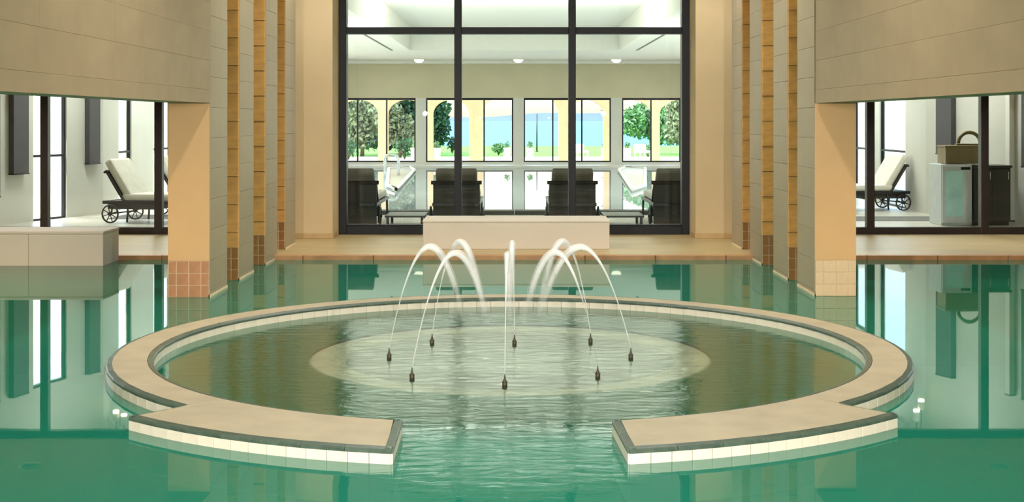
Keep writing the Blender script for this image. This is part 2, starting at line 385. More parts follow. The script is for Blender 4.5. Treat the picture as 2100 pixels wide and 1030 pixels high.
# ------------------------------------------------------------------ pillars along both sides of the pool
PD = .75
def tile_mesh(wd, h, m, name='base_tile', ax='x'):
    return (MB().bbox(-wd/2, wd/2, -.010, .006, 0, h, .002) if ax == 'x' else MB().bbox(-.006, .010, -wd/2, wd/2, 0, h, .002)).mesh(name, m)
PH = .2865
panel_front = MB().prism_x([(-.020,.003),(-.009,PH-.002),(.012,PH-.002),(.012,.003)], -.193, .193).mesh('front_panel', M['ochre_stone'])
panel_side = MB().bbox(-.006, .006, .0, PD, .0012, PH-.0012, .0015).mesh('side_panel', M['side_stone'])
low_front = MB().prism_x([(-.014,.002),(-.009,.155),(.012,.155),(.012,.002)], -.193, .193).mesh('front_panel', M['ochre_stone'])
tw = [.0755, .1145, .1145, .0755]
tiles = {}
for key in ('tile_rose', 'tile_cream', 'tile_brown'):
    for wd in (.0755, .1145): tiles[key, wd] = tile_mesh(wd-.010, .104, M[key])
def pillar(s, y0, k, label):
    xc = -3.035 if s < 0 else 3.015
    p = thing('stone_pillar', label, 'pillar', (xc, y0, -1.25))
    zb = 1.25                                           # water level in local z
    top = HC+1.25
    onfloor = k == 3
    base = zb + (.05 if onfloor else 0)
    first = k == 0
    MB().box(-.19, .19, .006, PD-.003, base-.01 if onfloor else 0, top).build('core', M['pillar_core'], p)
    # base tiles, three courses; the grout bed behind
    th = base + .113*3
    MB().box(-.193, .193, .0, .02, base if onfloor else zb-.34, th).build('grout_bed', M['grout_pale'], p)
    key = ('tile_rose' if s < 0 else 'tile_cream') if first else 'tile_brown'
    for r in (range(0, 3) if onfloor else range(-3, 3)):
        x = -.19
        for wd in tw:
            place('base_tile', tiles[key, wd], p, (x+wd/2, 0, base+.113*r+.004)); x += wd
    if first:
        MB().bbox(-.193, .193, -.008, .012, th, zb+1.81 if True else top, .004).build('front_panel', M['plaster_orange'], p)
        MB().box(-.193, .193, -.004, .012, zb+1.81, top).build('upper_panel', M['wall_stone'], p)
    else:
        place('front_panel', low_front, p, (0, 0, th)); z = th+.157
        z = zb+1.65-PH*4 if not onfloor else zb+1.65-PH*4
        z = th+.157
        while z < top-.05:
            place('front_panel', panel_front, p, (0, random.uniform(-.003, .003), z)); z += PH
    face = .193 if s < 0 else -.193
    z = 0 if not onfloor else base
    z = (th-PH*int(th/PH)) if not onfloor else base
    while z < top-.05:
        if z+PH <= top+.06:
            o = place('side_panel', panel_side, p, (face+random.uniform(-.001, .001), 0, z))
        z += PH
    MB().bbox(face-.011, face+.011, -.0, PD, base-.002, base+.022, .002).build('side_skirting', M['grout_pale'], p)
    return p
ys = [12.45, 13.78, 15.24, 16.55]
desc = [['broad pillar with a smooth orange plaster front and rose base tiles in the water', 'second pillar behind the rose tiled one, ochre stone front standing in the water', 'third pillar behind the rose tiled one, standing at the pool edge', 'ochre fronted pillar on the deck nearest the window pier, beyond the rose tiled pillar'],
        ['broad pillar with a smooth orange plaster front and pale cream base tiles in the water', 'second pillar behind the cream tiled one, ochre stone front standing in the water', 'third pillar behind the cream tiled one, standing at the pool edge', 'ochre fronted pillar on the deck nearest the window pier, beyond the cream tiled pillar']]
for si, s in enumerate((-1, 1)):
    for k, y in enumerate(ys): pillar(s, y+(.1 if s > 0 and k == 0 else 0), k, desc[si][k])

# ------------------------------------------------------------------ low blocks (benches) at the pool edge
def block(name, label, x0, x1, y0, y1, h, joints=()):
    t = thing(name, label, 'bench', ((x0+x1)/2, y0, 0))
    xs = [x0]+list(joints)+[x1]
    cx = (x0+x1)/2
    for i in range(len(xs)-1):
        b = MB().bbox(xs[i]-cx+.001, xs[i+1]-cx-.001, 0, y1-y0, (-1.25 if y0 < 15.7 else .05), h-.035, .012).build('body', M['block'], t)
    MB().bbox(x0-cx-.004, x1-cx+.004, -.004, y1-y0+.004, h-.035, h, .013).build('top_slab', M['block'], t)
    return t
block('stone_bench', 'low cream plastered block on the deck before the tall window', -1.135, 1.18, 16.55, 17.3, .415)
block('stone_bench', 'long low cream block at the pool edge beside the rose tiled pillar', -8.4, -4.67, 15.17, 15.78, .39, (-5.52,))

# ------------------------------------------------------------------ round basin with fountain
CX, CY = -.03, 9.4; RO, RI, RP = 2.715, 2.43, 3.045
D2 = math.radians
def pt(a, r): return (CX+r*math.cos(a), CY+r*math.sin(a))
fb = thing('fountain_basin', 'round sandstone rimmed basin with green edge tiles standing in the pool', 'fountain', (CX, CY, -1.25))
def loc(p): return (p[0]-CX, p[1]-CY)
TOPZ = 1.25+.077
aL, aR = D2(228.4), D2(-46.8)
aLo, aLi = D2(259.4), D2(256.5); aRo, aRi = D2(-79.0), D2(-76.9)
def strip(ai, ao, ri, ro, z0, z1, mb):
    n = len(ai); vs = []
    for i in range(n):
        x, y = loc(pt(ai[i], ri)); X, Y = loc(pt(ao[i], ro))
        vs += [(x,y,z0),(X,Y,z0),(x,y,z1),(X,Y,z1)]
    fs = []
    for i in range(n-1):
        a = 4*i; b = a+4
        fs += [(a,b,b+1,a+1),(a+2,a+3,b+3,b+2),(a,a+2,b+2,b),(a+1,b+1,b+3,a+3)]
    fs += [(0,1,3,2),(4*n-4,4*n-2,4*n-1,4*n-3)]
    return mb.add(vs, fs)
e = .032
lin = lambda a, b, n: list(np.linspace(a, b, n))
ins = e/3.05
def coping(ri, ro, rp, z0, z1, m, name, d):
    mb = MB()
    strip(lin(aLi-d/2.43, aL, 24), lin(aLo-d/3.05, aL+d/3, 24), ri, rp, z0, z1, mb)
    strip(lin(aL, aR, 180), lin(aL, aR, 180), ri, ro, z0, z1, mb)
    strip(lin(aR, aRi+d/2.43, 24), lin(aR-d/3, aRo+d/3.05, 24), ri, rp, z0, z1, mb)
    return mb.build(name, m, fb)
coping(RI+.004, RO-.004, RP-.004, 0, TOPZ-.03, M['grout'], 'basin_wall', .004)
coping(RI+e, RO-e, RP-e, TOPZ-.03, TOPZ, M['coping'], 'coping', e)
def edge_run(pts, tl, bl, zlow=1.25-.20):
    """white tiles of length ~tl and green edge tiles of length ~bl along a polyline; outside is to the right of travel"""
    P = [Vector((*loc(p), 0)) for p in pts]
    seg = [0]
    for i in range(1, len(P)): seg.append(seg[-1]+(P[i]-P[i-1]).length)
    T = seg[-1]
    def at(s):
        for i in range(1, len(P)):
            if s <= seg[i]+1e-9: return P[i-1].lerp(P[i], (s-seg[i-1])/(seg[i]-seg[i-1]))
        return P[-1]
    def run(step, mk, name):
        n = max(1, round(T/step)); l = T/n; me = mk(l)
        for i in range(n):
            a, b = at(l*i), at(l*(i+1)); d = b-a
            place(name, me, fb, (a+b)/2, math.atan2(d.y, d.x))
    zt = TOPZ-.026
    run(tl, lambda l: MB().bbox(-l/2+.0012, l/2-.0012, -.007, .006, zlow, zt-.001, .0015).mesh('white_tile', M['white_tile']), 'white_tile')
    run(bl, lambda l: MB().prism_x([(-.008, zt), (-.008, zt+.013), (.0, zt+.02), (e-.001, zt+.0275), (e-.001, zt)], -l/2+.0015, l/2-.0015).mesh('edge_tile', M['trim']), 'edge_tile')
arc = lambda a, b, r, n=80: [pt(t, r) for t in lin(a, b, n)]
edge_run(arc(aL, aLo, RP), .107, .25)                            # outer face of both front arms (outside lies to the right going counter-clockwise)
edge_run(arc(aRo, aR, RP), .107, .25)
edge_run(arc(aR, aL, RO, 260), .125, .25)
edge_run(arc(aLi, aR-2*0, RI, 2)[:0] or list(reversed(arc(aRi, aLi, RI, 300))), .125, .25)
edge_run([pt(aLo, RP), pt(aLi, RI)], .11, .32)
edge_run([pt(aRi, RI), pt(aRo, RP)], .11, .32)
edge_run([pt(aL, RO), pt(aL, RP)], .11, .33); edge_run([pt(aR, RP), pt(aR, RO)], .11, .33)
# basin floor and submerged disc
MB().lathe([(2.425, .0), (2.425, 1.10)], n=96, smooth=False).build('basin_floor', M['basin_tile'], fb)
dz = 1.25-.012
MB().lathe([(1.41, 1.10), (1.41, dz-.02), (1.40, dz-.006), (1.385, dz), (1.16, dz), (1.15, dz-.012), (1.15, dz-.03)], n=96).build('disc_rim', M['disc_rim'], fb)
MB().lathe([(1.149, 1.10), (1.149, dz-.014)], n=96).build('disc', M['disc_stone'], fb)

# water of the pool: one sheet
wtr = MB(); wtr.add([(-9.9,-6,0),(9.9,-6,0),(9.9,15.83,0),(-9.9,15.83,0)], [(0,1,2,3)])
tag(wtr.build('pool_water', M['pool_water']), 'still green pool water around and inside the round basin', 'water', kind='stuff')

# nozzles and jets
NZ = [(-.872, 9.30, 'at the far left of the ring of jets'), (-.656, 8.56, 'at the front left of the ring of jets'), (-.611, 9.91, 'at the rear left of the ring of jets'), (0.0, 9.87, 'at the very back of the ring of jets'),
      (-.06, 8.33, 'at the very front of the ring, facing the gap'), (.537, 8.61, 'at the front right of the ring of jets'), (.566, 9.94, 'at the rear right of the ring of jets'), (.81, 9.30, 'at the far right of the ring of jets')]
zd = -.0255
nz_mesh = MB().lathe([(.016,0),(.016,.036),(.012,.042),(.012,.052),(.007,.060),(.005,.074),(.004,.080)], n=14).mesh('body', M['bronze'])
nz_tip = MB().lathe([(.004,.078),(.003,.092)], n=10).mesh('tip', M['bronze'])
nz_col = MB().lathe([(.018,.040),(.018,.047)], n=6, smooth=False).mesh('collar', M['bronze'])
cx0, cy0 = -.03, 9.15
fade = [(.16,.95,1.0),(.14,.9,.9),(.18,1,1.0),(.2,1,1.0),(.16,.9,.9),(.0,.0,.75),(.18,1,1.0),(.16,.95,1.0)]
for i, (x, y, where) in enumerate(NZ):
    t = thing('fountain_nozzle', 'small dark bronze nozzle '+where, 'nozzle', (x, y, zd), 0, 'nozzles of the fountain')
    place('body', nz_mesh, t); place('tip', nz_tip, t); place('collar', nz_col, t)
    d = Vector((cx0-x, cy0-y, 0)); d.normalize()
    j = thing('water_jet', 'arching white water jet '+where, 'jet', (x, y, zd+.092), 0, 'jets of the fountain')
    A = .36; z0 = zd+.092; H = .77-z0
    if i == 0: A = .29
    def curve(t): return Vector((d.x*A*2*t, d.y*A*2*t, H*(1-(2*t-1)**2)))     # t 0..1, apex at .5; runs on below the start level to the water
    tend = (.5+.5*math.sqrt((H+z0-.0)/H))*.9
    for part, (off, rk, dk) in enumerate([(0, 1, 1), (.006, 2.1, .32)]):
        me_b = MB(); n = 44; ts = [tend*k/n for k in range(n+1)]; pts = []; R = []; dens = []
        for q in ts:
            p = curve(q); pts.append(p+Vector((0, 0, off))); u = q/tend
            R.append((.0035+.0120*min(1, max(0, (q-.15)/.35))) if part == 0 else (.004+.022*min(1, max(0, (q-.25)/.3))))
            up = .62+.38*min(1, q/.3); dn = 1 if q < .62 else max(.05, 1-(q-.62)/.26)
            dd = up*dn*(.95 if part == 0 else .38*min(1, max(0, (q-.25)/.2)))
            if i == 5 and q < .3: dd *= max(.03, (q-.1)/.2)
            dens.append(max(0, dd))
        me_b.tube(pts, R, 10)
        o = me_b.build('stream' if part == 0 else 'spray', M['jet'], j)
        at = o.data.attributes.new('thickness', 'FLOAT', 'POINT')
        at.data.foreach_set('value', [dens[k//10] for k in range(len(o.data.vertices))])

# ------------------------------------------------------------------ pool room beyond the glass
PX = 7.05; PF = 48.6
rf = struct(empty('floor_pool_room'))
MB().box(-8.3, 8.3, 19.0, 22.8, -1.4, .05).build('near_deck', M['room_floor'], rf)
for s in (-1, 1):
    a, b = sorted((s*5.9, s*7.3)); MB().box(a, b, 22.8, PF, -1.4, .05).build('side_deck', M['room_floor'], rf)
MB().box(-5.9, 5.9, 47.2, PF, -1.4, .05).build('far_deck', M['room_floor'], rf)
for s, o in ((-1, 0), (1, .35)):
    P = [(s*2.75, 31.1), (s*3.25+o*.4, 43.4), (s*3.6+o*.6, 46), (s*4.2+o*.5, 44.7), (s*3.15+o*.2, 33)]
    if s > 0: P = P[::1]
    else: P = P[::-1]
    MB().prism(P, -1.3, .03).build('stone_ledge', M['room_floor'], rf)
    R = [Vector((x, y, .045)) for x, y in P]
    MB().tube(R+[R[0]], .05, 6).build('ledge_rim', M['planter'], rf)
struct(MB().box(-5.9, 5.9, 22.8, 47.2, -1.4, -1.25).build('floor_inner_pool', M['inner_tile']))
wi = MB(); wi.add([(-5.9,22.8,-.02),(5.9,22.8,-.02),(5.9,47.2,-.02),(-5.9,47.2,-.02)], [(0,1,2,3)])
tag(wi.build('indoor_pool_water', M['inner_water']), 'bright mirror-like water of the indoor pool behind the tall window', 'water', kind='stuff')
kb = struct(empty('pool_kerb'))
for i in range(10): MB().bbox(-5+i+.004, -4+i-.004, 22.62, 23.0, .03, .12, .01).build('kerb_stone', M['dark_mat'], kb)  # dark pieces stand for the shadow on the floor between the loungers
# coffered ceiling
cr = struct(empty('ceiling_pool_room'))
SZ = 3.83
for (x0, x1, y0, y1) in ((-8.45, -3.25, 19, 23), (3.25, 8.45, 19, 23), (-7.3, -3.25, 23, PF), (3.25, 7.3, 23, PF), (-3.25, 3.25, 19, 21.5), (-3.25, 3.25, 41.5, PF)):
    MB().box(x0, x1, y0, y1, SZ, 4.62).build('soffit', M['white_ceiling'], cr)
MB().box(-8.45, 8.45, 19, 23, 4.6, 4.75).box(-7.3, 7.3, 23, PF, 4.6, 4.75).build('coffer', M['white_ceiling'], cr)
for s in (-1, 1):
    MB().box(s*3.8-.03, s*3.8+.03, 33.5, 41.5, SZ-.012, SZ+.01).build('air_slot', M['dark_slot'], cr)
MB().bbox(-7, 7, PF-.12, PF-.01, SZ-.12, SZ, .02).build('cornice', M['white_ceiling'], cr)
for i, (px, lab) in enumerate(((860, 'over the leftmost far window'), (1063, 'between the two middle far windows'), (1263, 'beside the rightmost far window'))):
    x = (px-1055)*47.6/2740
    t = thing('ceiling_dome_lamp', 'small glowing dome lamp on the far ceiling '+lab, 'lamp', (x, 47.4, SZ), 0, 'dome lamps along the far ceiling')
    MB().lathe([(.02,-.14),(.11,-.12),(.17,-.06),(.18,-.02)], n=20).build('shade', M['dome_glow'], t)
    MB().lathe([(.19,-.022),(.19,0)], n=20).build('base_ring', M['lamp_white'], t)
for s in (-1, 1):
    light('cove_light', 'AREA', (s*2.6, 31, 3.95), 700, (1,.98,.93), .25, (s*2.2, 31, 6), sy=18)  # added upward fill to brighten the coffer, no fitting modelled
    for k, y in enumerate((21.2, 25.0, 30.0, 36.0, 42.0)):  # added fill panels, kept out of view, to brighten the pool room
        t = thing('ceiling_light_panel', 'flat ceiling light panel in the pool room soffit, number %s from the glazing on the side of the %s tiled pillar' % (('first','second','third','fourth','fifth')[k], 'rose' if s < 0 else 'cream'), 'lamp', (s*6.2, y, SZ), 0, 'light panels in the pool room soffit')
        MB().bbox(-.62, .62, -.32, .32, -.03, -.001, .006).build('frame', M['lamp_white'], t); MB().box(-.58, .58, -.28, .28, -.034, -.030).build('diffuser', M['dome_glow'], t)
        light('panel_light', 'AREA', (s*6.2, y, SZ-.05), (90, 90, 200, 260, 260)[k], (1,.985,.95), 1.1, (s*6.2, y, 0), sy=.5)

# far wall with four windows
WC = [-5.02, -1.44-.03, 2.06+.02, 5.62]; WC = [(763-1055)*PF/2740, (963-1055)*PF/2740, (1163.5-1055)*PF/2740, (1365-1055)*PF/2740]
WH = 1.585; WZ0, WZ1 = .13, 2.47
fw = struct(empty('wall_far'))
MB().box(-7.3, 7.3, PF, PF+.35, WZ1, 4.7).build('wall_upper', M['far_wall'], fw)
MB().box(-7.3, 7.3, PF, PF+.35, -.3, WZ0).build('wall_lower', M['white_wall'], fw)
edges = [-7.3]+sum([[c-WH, c+WH] for c in WC], [])+[7.3]
for i in range(0, len(edges), 2): MB().box(edges[i], edges[i+1], PF, PF+.35, WZ0, WZ1).build('wall_pier', M['white_wall'], fw)
for k, c in enumerate(WC):
    wn = struct(empty('window_%d' % (k+4), (c, PF+.06, 0)))
    fr = .05
    for x0, x1, z0, z1, nm in ((-WH, -WH+fr, WZ0, WZ1, 'frame_post'), (WH-fr, WH, WZ0, WZ1, 'frame_post'), (-WH+fr, WH-fr, WZ1-fr-.03, WZ1, 'top_rail'), (-WH+fr, WH-fr, WZ0, WZ0+fr, 'bottom_rail')):
        MB().bbox(x0, x1, -.05, .05, z0, z1, .005).build(nm, M['frame_dark'], wn)
    for x in (-WH/3, WH/3): MB().bbox(x-.027, x+.027, -.04, .04, WZ0+fr, WZ1-fr-.03, .005).build('mullion', M['frame_dark'], wn)
    for i in range(3):
        a = -WH+fr+ i*(2*WH-2*fr)/3; MB().box(a+.01, a+(2*WH-2*fr)/3-.01, -.004, .004, WZ0+fr, WZ1-fr-.03).build('glass_pane', M['far_glass'], wn)

# side walls of the pool room, splayed near the hall, with tall windows
wn_i = [8]
def wall_run(parent, p0, p1, th, z0, z1, opens, m):
    """opens: (s0, s1, za, zb); returns transform helper. Wall lies to the outside (th>0 to the right of travel)."""
    p0, p1 = Vector((*p0, 0)), Vector((*p1, 0)); d = (p1-p0); Ln = d.length; rz = math.atan2(d.y, d.x)
    def bx(a, b, za, zb, nm):
        o = MB().box(a, b, min(0,th), max(0,th), za, zb).build(nm, m, parent); o.location = p0; o.rotation_euler.z = rz
    s = 0
    for (a, b, za, zb) in opens:
        if a > s: bx(s, a, z0, z1, 'wall_piece')
        bx(a, b, zb, z1, 'wall_head')
        if za > z0: bx(a, b, z0, za, 'wall_sill')
        wn = struct(empty('window_%d' % wn_i[0], p0, rz)); wn_i[0] += 1
        y = th*.5; f = .032
        for x0, x1, q0, q1, nm in ((a, a+f, za, zb, 'frame_post'), (b-f, b, za, zb, 'frame_post'), (a+f, b-f, zb-f, zb, 'top_rail'), (a+f, b-f, za, za+f, 'bottom_rail'), (a+f, b-f, 1.06, 1.10, 'transom')):
            MB().bbox(x0, x1, y-.03, y+.03, q0, q1, .004).build(nm, M['frame_dark'], wn)
        MB().box(a+f, b-f, y-.004, y+.004, za+f, zb-f).build('glass_pane', M['far_glass'], wn)
        s = b
    if s < Ln: bx(s, Ln, z0, z1, 'wall_piece')
for s, nm in ((-1, 'left'), (1, 'right')):
    wp = struct(empty('wall_pool_'+nm))
    d = math.hypot(1.25, 3.9)
    o1 = [(2.25, 3.1, .05, 2.6)] if s < 0 else []
    wall_run(wp, (s*8.3, 19.0), (s*PX, 22.9), .11 if s < 0 else -.11, .05, SZ, o1, M['white_wall'])
    o2 = [(.9, 1.7, .05, 2.6), (3.2, 4.6, .05, 2.6), (9, 11, .05, 2.6), (14, 16, .05, 2.6), (19, 21, .05, 2.6)] if s < 0 else [(1.2, 2.9, .05, 2.6), (3.4, 4.9, .05, 2.6), (9, 11, .05, 2.6), (14, 16, .05, 2.6), (19, 21, .05, 2.6)]
    wall_run(wp, (s*PX, 22.9), (s*PX, PF), .11 if s < 0 else -.11, .05, SZ, o2, M['white_wall'])

# pendant lamps, seen mirrored in the pool
for x, y, z, lab in ((-6.86, 23.0, 3.40, 'nearer pendant lamp by the pale splayed wall behind the rose tiled pillar'), (-6.72, 23.0, 3.46, 'further pendant lamp by the pale splayed wall behind the rose tiled pillar'),
                     (6.80, 22.6, 3.30, 'nearer pendant lamp by the white splayed wall above the dark cabinet'), (6.88, 22.6, 3.12, 'lower pendant lamp by the white splayed wall above the dark cabinet')):
    t = thing('pendant_lamp', lab, 'lamp', (x, y, z))
    MB().lathe([(.055,-.02),(.055,.10),(.03,.13)], n=16).build('shade', M['lamp_white'], t)
    MB().lathe([(.05,-.05),(.052,-.02)], n=16).build('bulb', M['lamp_glow'], t)
    MB().tube([(0,0,.13),(0,0,SZ-z)], .006, 6).build('cord', M['black_metal'], t)

# wheeled loungers
def lounger(label, loc, rz, pillow='cushion', top=.80, extra=.17, group='wheeled loungers around the indoor pool'):
    """local: x from back (0) to foot (1.95), y across"""
    t = thing('wheeled_lounger', label, 'lounger', loc, rz, group)
    W = .345
    f = MB()
    for s in (-1, 1): f.bbox(.05, 1.95, s*W-.02, s*W+.02, .30, .35, .006)
    f.bbox(1.90, 1.95, -W, W, .30, .35, .006).bbox(.05, .10, -W, W, .30, .35, .006)
    for k in range(7): f.bbox(.2+k*.25, .28+k*.25, -W, W, .335, .35, .003)
    f.build('frame', M['black_metal'], t)
    for s in (-1, 1): MB().tube([(1.80, s*W, .32), (1.84, s*W, 0)], .018, 8).build('leg', M['black_metal'], t)
    for s in (-1, 1): MB().tube([(.48, s*W, .32), (.46, s*W, .02)], .016, 8).build('leg', M['black_metal'], t)
    for s in (-1, 1):
        w_ = MB(); r = .135; cy = s*(W+.05)
        ring = [(.2+r*math.cos(a), cy, .15+r*math.sin(a)) for a in np.linspace(0, 2*PI, 25)]
        w_.tube(ring, .014, 6, cap=False)
        for k in range(4):
            a = PI*k/4+.3; w_.tube([(.2+r*math.cos(a), cy, .15+r*math.sin(a)), (.2-r*math.cos(a), cy, .15-r*math.sin(a))], .008, 5)
        w_.lathe([(.03, cy-.03), (.03, cy+.03)], .2, .15, 10, axis='y'); w_.build('wheel', M['black_metal'], t)
    MB().tube([(.2, -W-.06, .15), (.2, W+.06, .15)], .012, 6).tube([(.2, -W, .15), (.2, -W, .33)], .012, 6).tube([(.2, W, .15), (.2, W, .33)], .012, 6).build('axle', M['black_metal'], t)
    # reclined backrest: dark woven panel with a cap rail, and its cushion
    A = Vector((.42, 0, .35)); B = Vector((.13, 0, top)); u = (B-A).normalized(); nn = Vector((u.z, 0, -u.x))
    def slab(a, b, y0, y1, n0, n1, bev, nm, m, mb=None):
        q = MB().bbox(a, b, y0, y1, n0, n1, bev)
        q.v = [tuple(A + u*p[0] + Vector((0, p[1], 0)) + nn*p[2]) for p in q.v]
        if mb: mb.add(q.v, q.f); return
        return q.build(nm, m, t)
    Lb = (B-A).length
    slab(-.02, Lb, -.355, .355, -.035, .0, .008, 'backrest', M['wicker'])
    slab(Lb, Lb+.03, -.385, .385, -.05, .01, .008, 'cap_rail', M['wicker'])
    slab(.0, Lb+extra, -.315, .315, .005, .13, .045, 'back_cushion', M[pillow])
    MB().bbox(.36, 1.93, -.33, .33, .352, .46, .04).build('seat_cushion', M['cushion'], t)
    MB().bbox(.12, .95, -W+.01, W-.01, .22, .30, .01).build('under_tray', M['wicker'], t)
    return t
def skirted(label, x):
    t = lounger(label, (x, 20.15, .05), PI/2, 'pillow_grey', .66, .19, 'dark loungers in a row facing the indoor pool')
    MB().bbox(.10, .13, -.352, .352, .03, .64, .006).build('back_skirt', M['wicker'], t)
    return t
skirted('dark woven lounger seen from behind, second from the left window post, facing the pool', -.88)
skirted('dark woven lounger seen from behind, second from the right window post, facing the pool', .88)
skirted('dark woven lounger seen from behind beside the left window post', -2.44)
skirted('dark woven lounger seen from behind beside the right window post', 2.46)
lounger('cream cushioned black wheeled lounger behind the glass of the bay with the white block', (-6.38, 21.15, .05), -.22)
lounger('second cream cushioned lounger, further along the pale splayed wall', (-6.1, 23.0, .05), -.15)
lounger('cream cushioned wheeled lounger behind the glass beyond the cream tiled pillar', (6.98, 24.0, .05), PI+.2)
lounger('further cream lounger half hidden behind the mullion beyond the cream tiled pillar', (6.6, 26.6, .05), PI)

# low dark side tables between loungers
for x, lab in ((-1.66, 'low dark slatted table behind the glass, on the left of the cream block'), (1.66, 'low dark slatted table behind the glass, on the right of the cream block')):
    t = thing('low_table', lab, 'table', (x, 20.6, .05))
    for k in range(5): MB().bbox(-.30, .30, -.42+k*.17, -.27+k*.17, .13, .16, .004).build('slat', M['cab_dark'], t)
    for sx in (-1, 1):
        for sy in (-1, 1): MB().bbox(sx*.26-.02, sx*.26+.02, sy*.36-.02, sy*.36+.02, 0, .13, .003).build('leg', M['black_metal'], t)

# hanging dark wall panels on the splayed walls
def on_wall(s, y): return s*(8.3-(y-19.0)*(8.3-PX)/3.9)
def wall_panel(label, s, y, wd, z0, z1, m='panel_dark'):
    a = math.atan2(3.9, -s*(8.3-PX))
    t = thing('wall_panel', label, 'panel', (on_wall(s, y), y, z0), a)
    h = z1-z0; k = 1 if s < 0 else 1
    y0, y1 = (-.10, -.003) if s < 0 else (.003, .10)
    MB().bbox(-wd/2, wd/2, y0, y1, 0, h, .006).build('board', M[m], t)
    MB().bbox(-wd/2-.01, wd/2+.01, y0-.006 if s < 0 else y0, y1 if s < 0 else y1+.006, -.02, .0, .004).build('bottom_batten', M['black_metal'], t)
    MB().bbox(-wd/2-.01, wd/2+.01, y0-.006 if s < 0 else y0, y1 if s < 0 else y1+.006, h, h+.02, .004).build('top_batten', M['black_metal'], t)
wall_panel('dark board hung on the pale splayed wall just above the lounger', -1, 22.55, .30, .93, 2.6)
wall_panel('dark board hung on the pale splayed wall above the low white block', -1, 20.75, .36, .83, 2.6)
wall_panel('dark board at the end of the pale splayed wall by the frame edge', -1, 20.2, .18, .5, 2.6)
wall_panel('dark board hung on the white splayed wall above the cabinet', 1, 22.3, .42, 1.10, 2.6)
wall_panel('narrow dark board hung on the white splayed wall at the frame edge', 1, 20.35, .20, .95, 2.6)
wall_panel('slim white strip lamp housing on the splayed wall beside the dark mullion', 1, 20.75, .10, .1, 2.6, 'lamp_white')

# cabinet, box and arched handle in the right bay
t = thing('service_cabinet', 'dark service cabinet behind the glass beside the pale cooler', 'cabinet', (6.98, 20.3, .05))
MB().bbox(.0, .56, 0, .62, .06, .88, .008).build('body', M['cab_dark'], t)
MB().bbox(-.02, .58, -.02, .64, .88, .915, .006).build('worktop', M['cab_dark'], t)
MB().bbox(.02, .54, .02, .60, 0, .06, .004).build('plinth', M['black_metal'], t)
for a, b in ((.01, .275), (.285, .55)):
    d = MB().bbox(a, b, -.018, -.001, .08, .86, .004).build('door', M['cab_dark'], t)
    MB().bbox(b-.04, b-.03, -.035, -.018, .70, .82, .003).build('handle', M['chrome'], d)
t = thing('glass_fronted_cooler', 'pale cooler with a bluish glass door at the cabinet side', 'cooler', (6.72, 20.3, .05))
MB().bbox(-.23, .235, .02, .60, .0, .93, .01).build('body', M['cab_pale'], t)
d = MB().bbox(-.22, .225, -.018, .018, .04, .91, .006).build('door', M['cab_pale'], t)
MB().bbox(-.18, .09, -.024, -.018, .14, .84, .003).build('glass_panel', M['cab_glass'], d)
MB().bbox(.06, .20, -.026, -.018, .85, .89, .003).build('badge_strip', M['black_metal'], d)
t = thing('storage_box', 'olive brown box on the cooler and cabinet top', 'box', (6.87, 20.62, .985))
MB().bbox(-.28, .30, -.2, .2, 0, .25, .01).build('body', M['olive_box'], t)
MB().bbox(-.29, .31, -.21, .21, .25, .28, .006).build('lid', M['olive_box'], t)
t = thing('arched_stand', 'olive arched hoop standing on the brown box', 'stand', (7.02, 20.62, 1.265))
P = [(.17*math.cos(a), 0, .03+.17*math.sin(a)) for a in np.linspace(PI, 0, 17)]
MB().tube(P, .028, 8).build('hoop', M['olive_metal'], t)
MB().bbox(-.21, .21, -.06, .06, .0, .025, .004).build('foot', M['olive_metal'], t)
# dark grey sheets laid on the pool room floor
tag(MB().bbox(-6.6, -4.7, 21.6, 22.6, .051, .056, .002).build('floor_mat', M['dark_mat']), 'dark grey floor mat beneath the cream loungers by the splayed wall', 'mat')
tag(MB().bbox(5.2, 7.0, 21.2, 22.2, .051, .056, .002).build('floor_mat', M['dark_mat']), 'dark grey floor mat beside the pale cooler', 'mat')
# pool ladder rail
t = thing('pool_handrail', 'bent chrome handrail at the far side of the indoor pool', 'handrail', (-3.8, 39.0, .03))
for yy in (0, .5):
    MB().tube([(0, yy, -.3), (0, yy, .50), (.04, yy, .58), (.10, yy, .62), (.26, yy, .62), (.36, yy, .56), (.40, yy, .40), (.40, yy, -.3)], .022, 8).build('rail', M['chrome'], t)

# ------------------------------------------------------------------ outside: terrace, arcade, garden, lake
struct(MB().box(-30, 30, PF+.3, 60, -.3, .02).build('terrace', M['terrace']))
struct(MB().box(-300, 300, 60, 86, -.4, .0).build('lawn', M['lawn']))
for s in (-1, 1):
    a, b = sorted((s*PX, s*60)); struct(MB().box(a, b, 6, PF+.2, -.4, -.02).build('side_terrace', M['terrace']))
struct(MB().box(-4000, 4000, 86, 6000, -1, -.3).build('lake', M['lake']))
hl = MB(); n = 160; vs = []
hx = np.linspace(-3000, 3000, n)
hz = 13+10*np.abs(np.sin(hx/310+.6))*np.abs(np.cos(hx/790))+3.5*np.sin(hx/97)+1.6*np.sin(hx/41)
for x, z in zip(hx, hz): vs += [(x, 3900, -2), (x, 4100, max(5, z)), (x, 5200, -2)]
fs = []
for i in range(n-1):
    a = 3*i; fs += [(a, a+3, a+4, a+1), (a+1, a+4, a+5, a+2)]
struct(hl.add(vs, fs, True).build('hills', M['hill']))

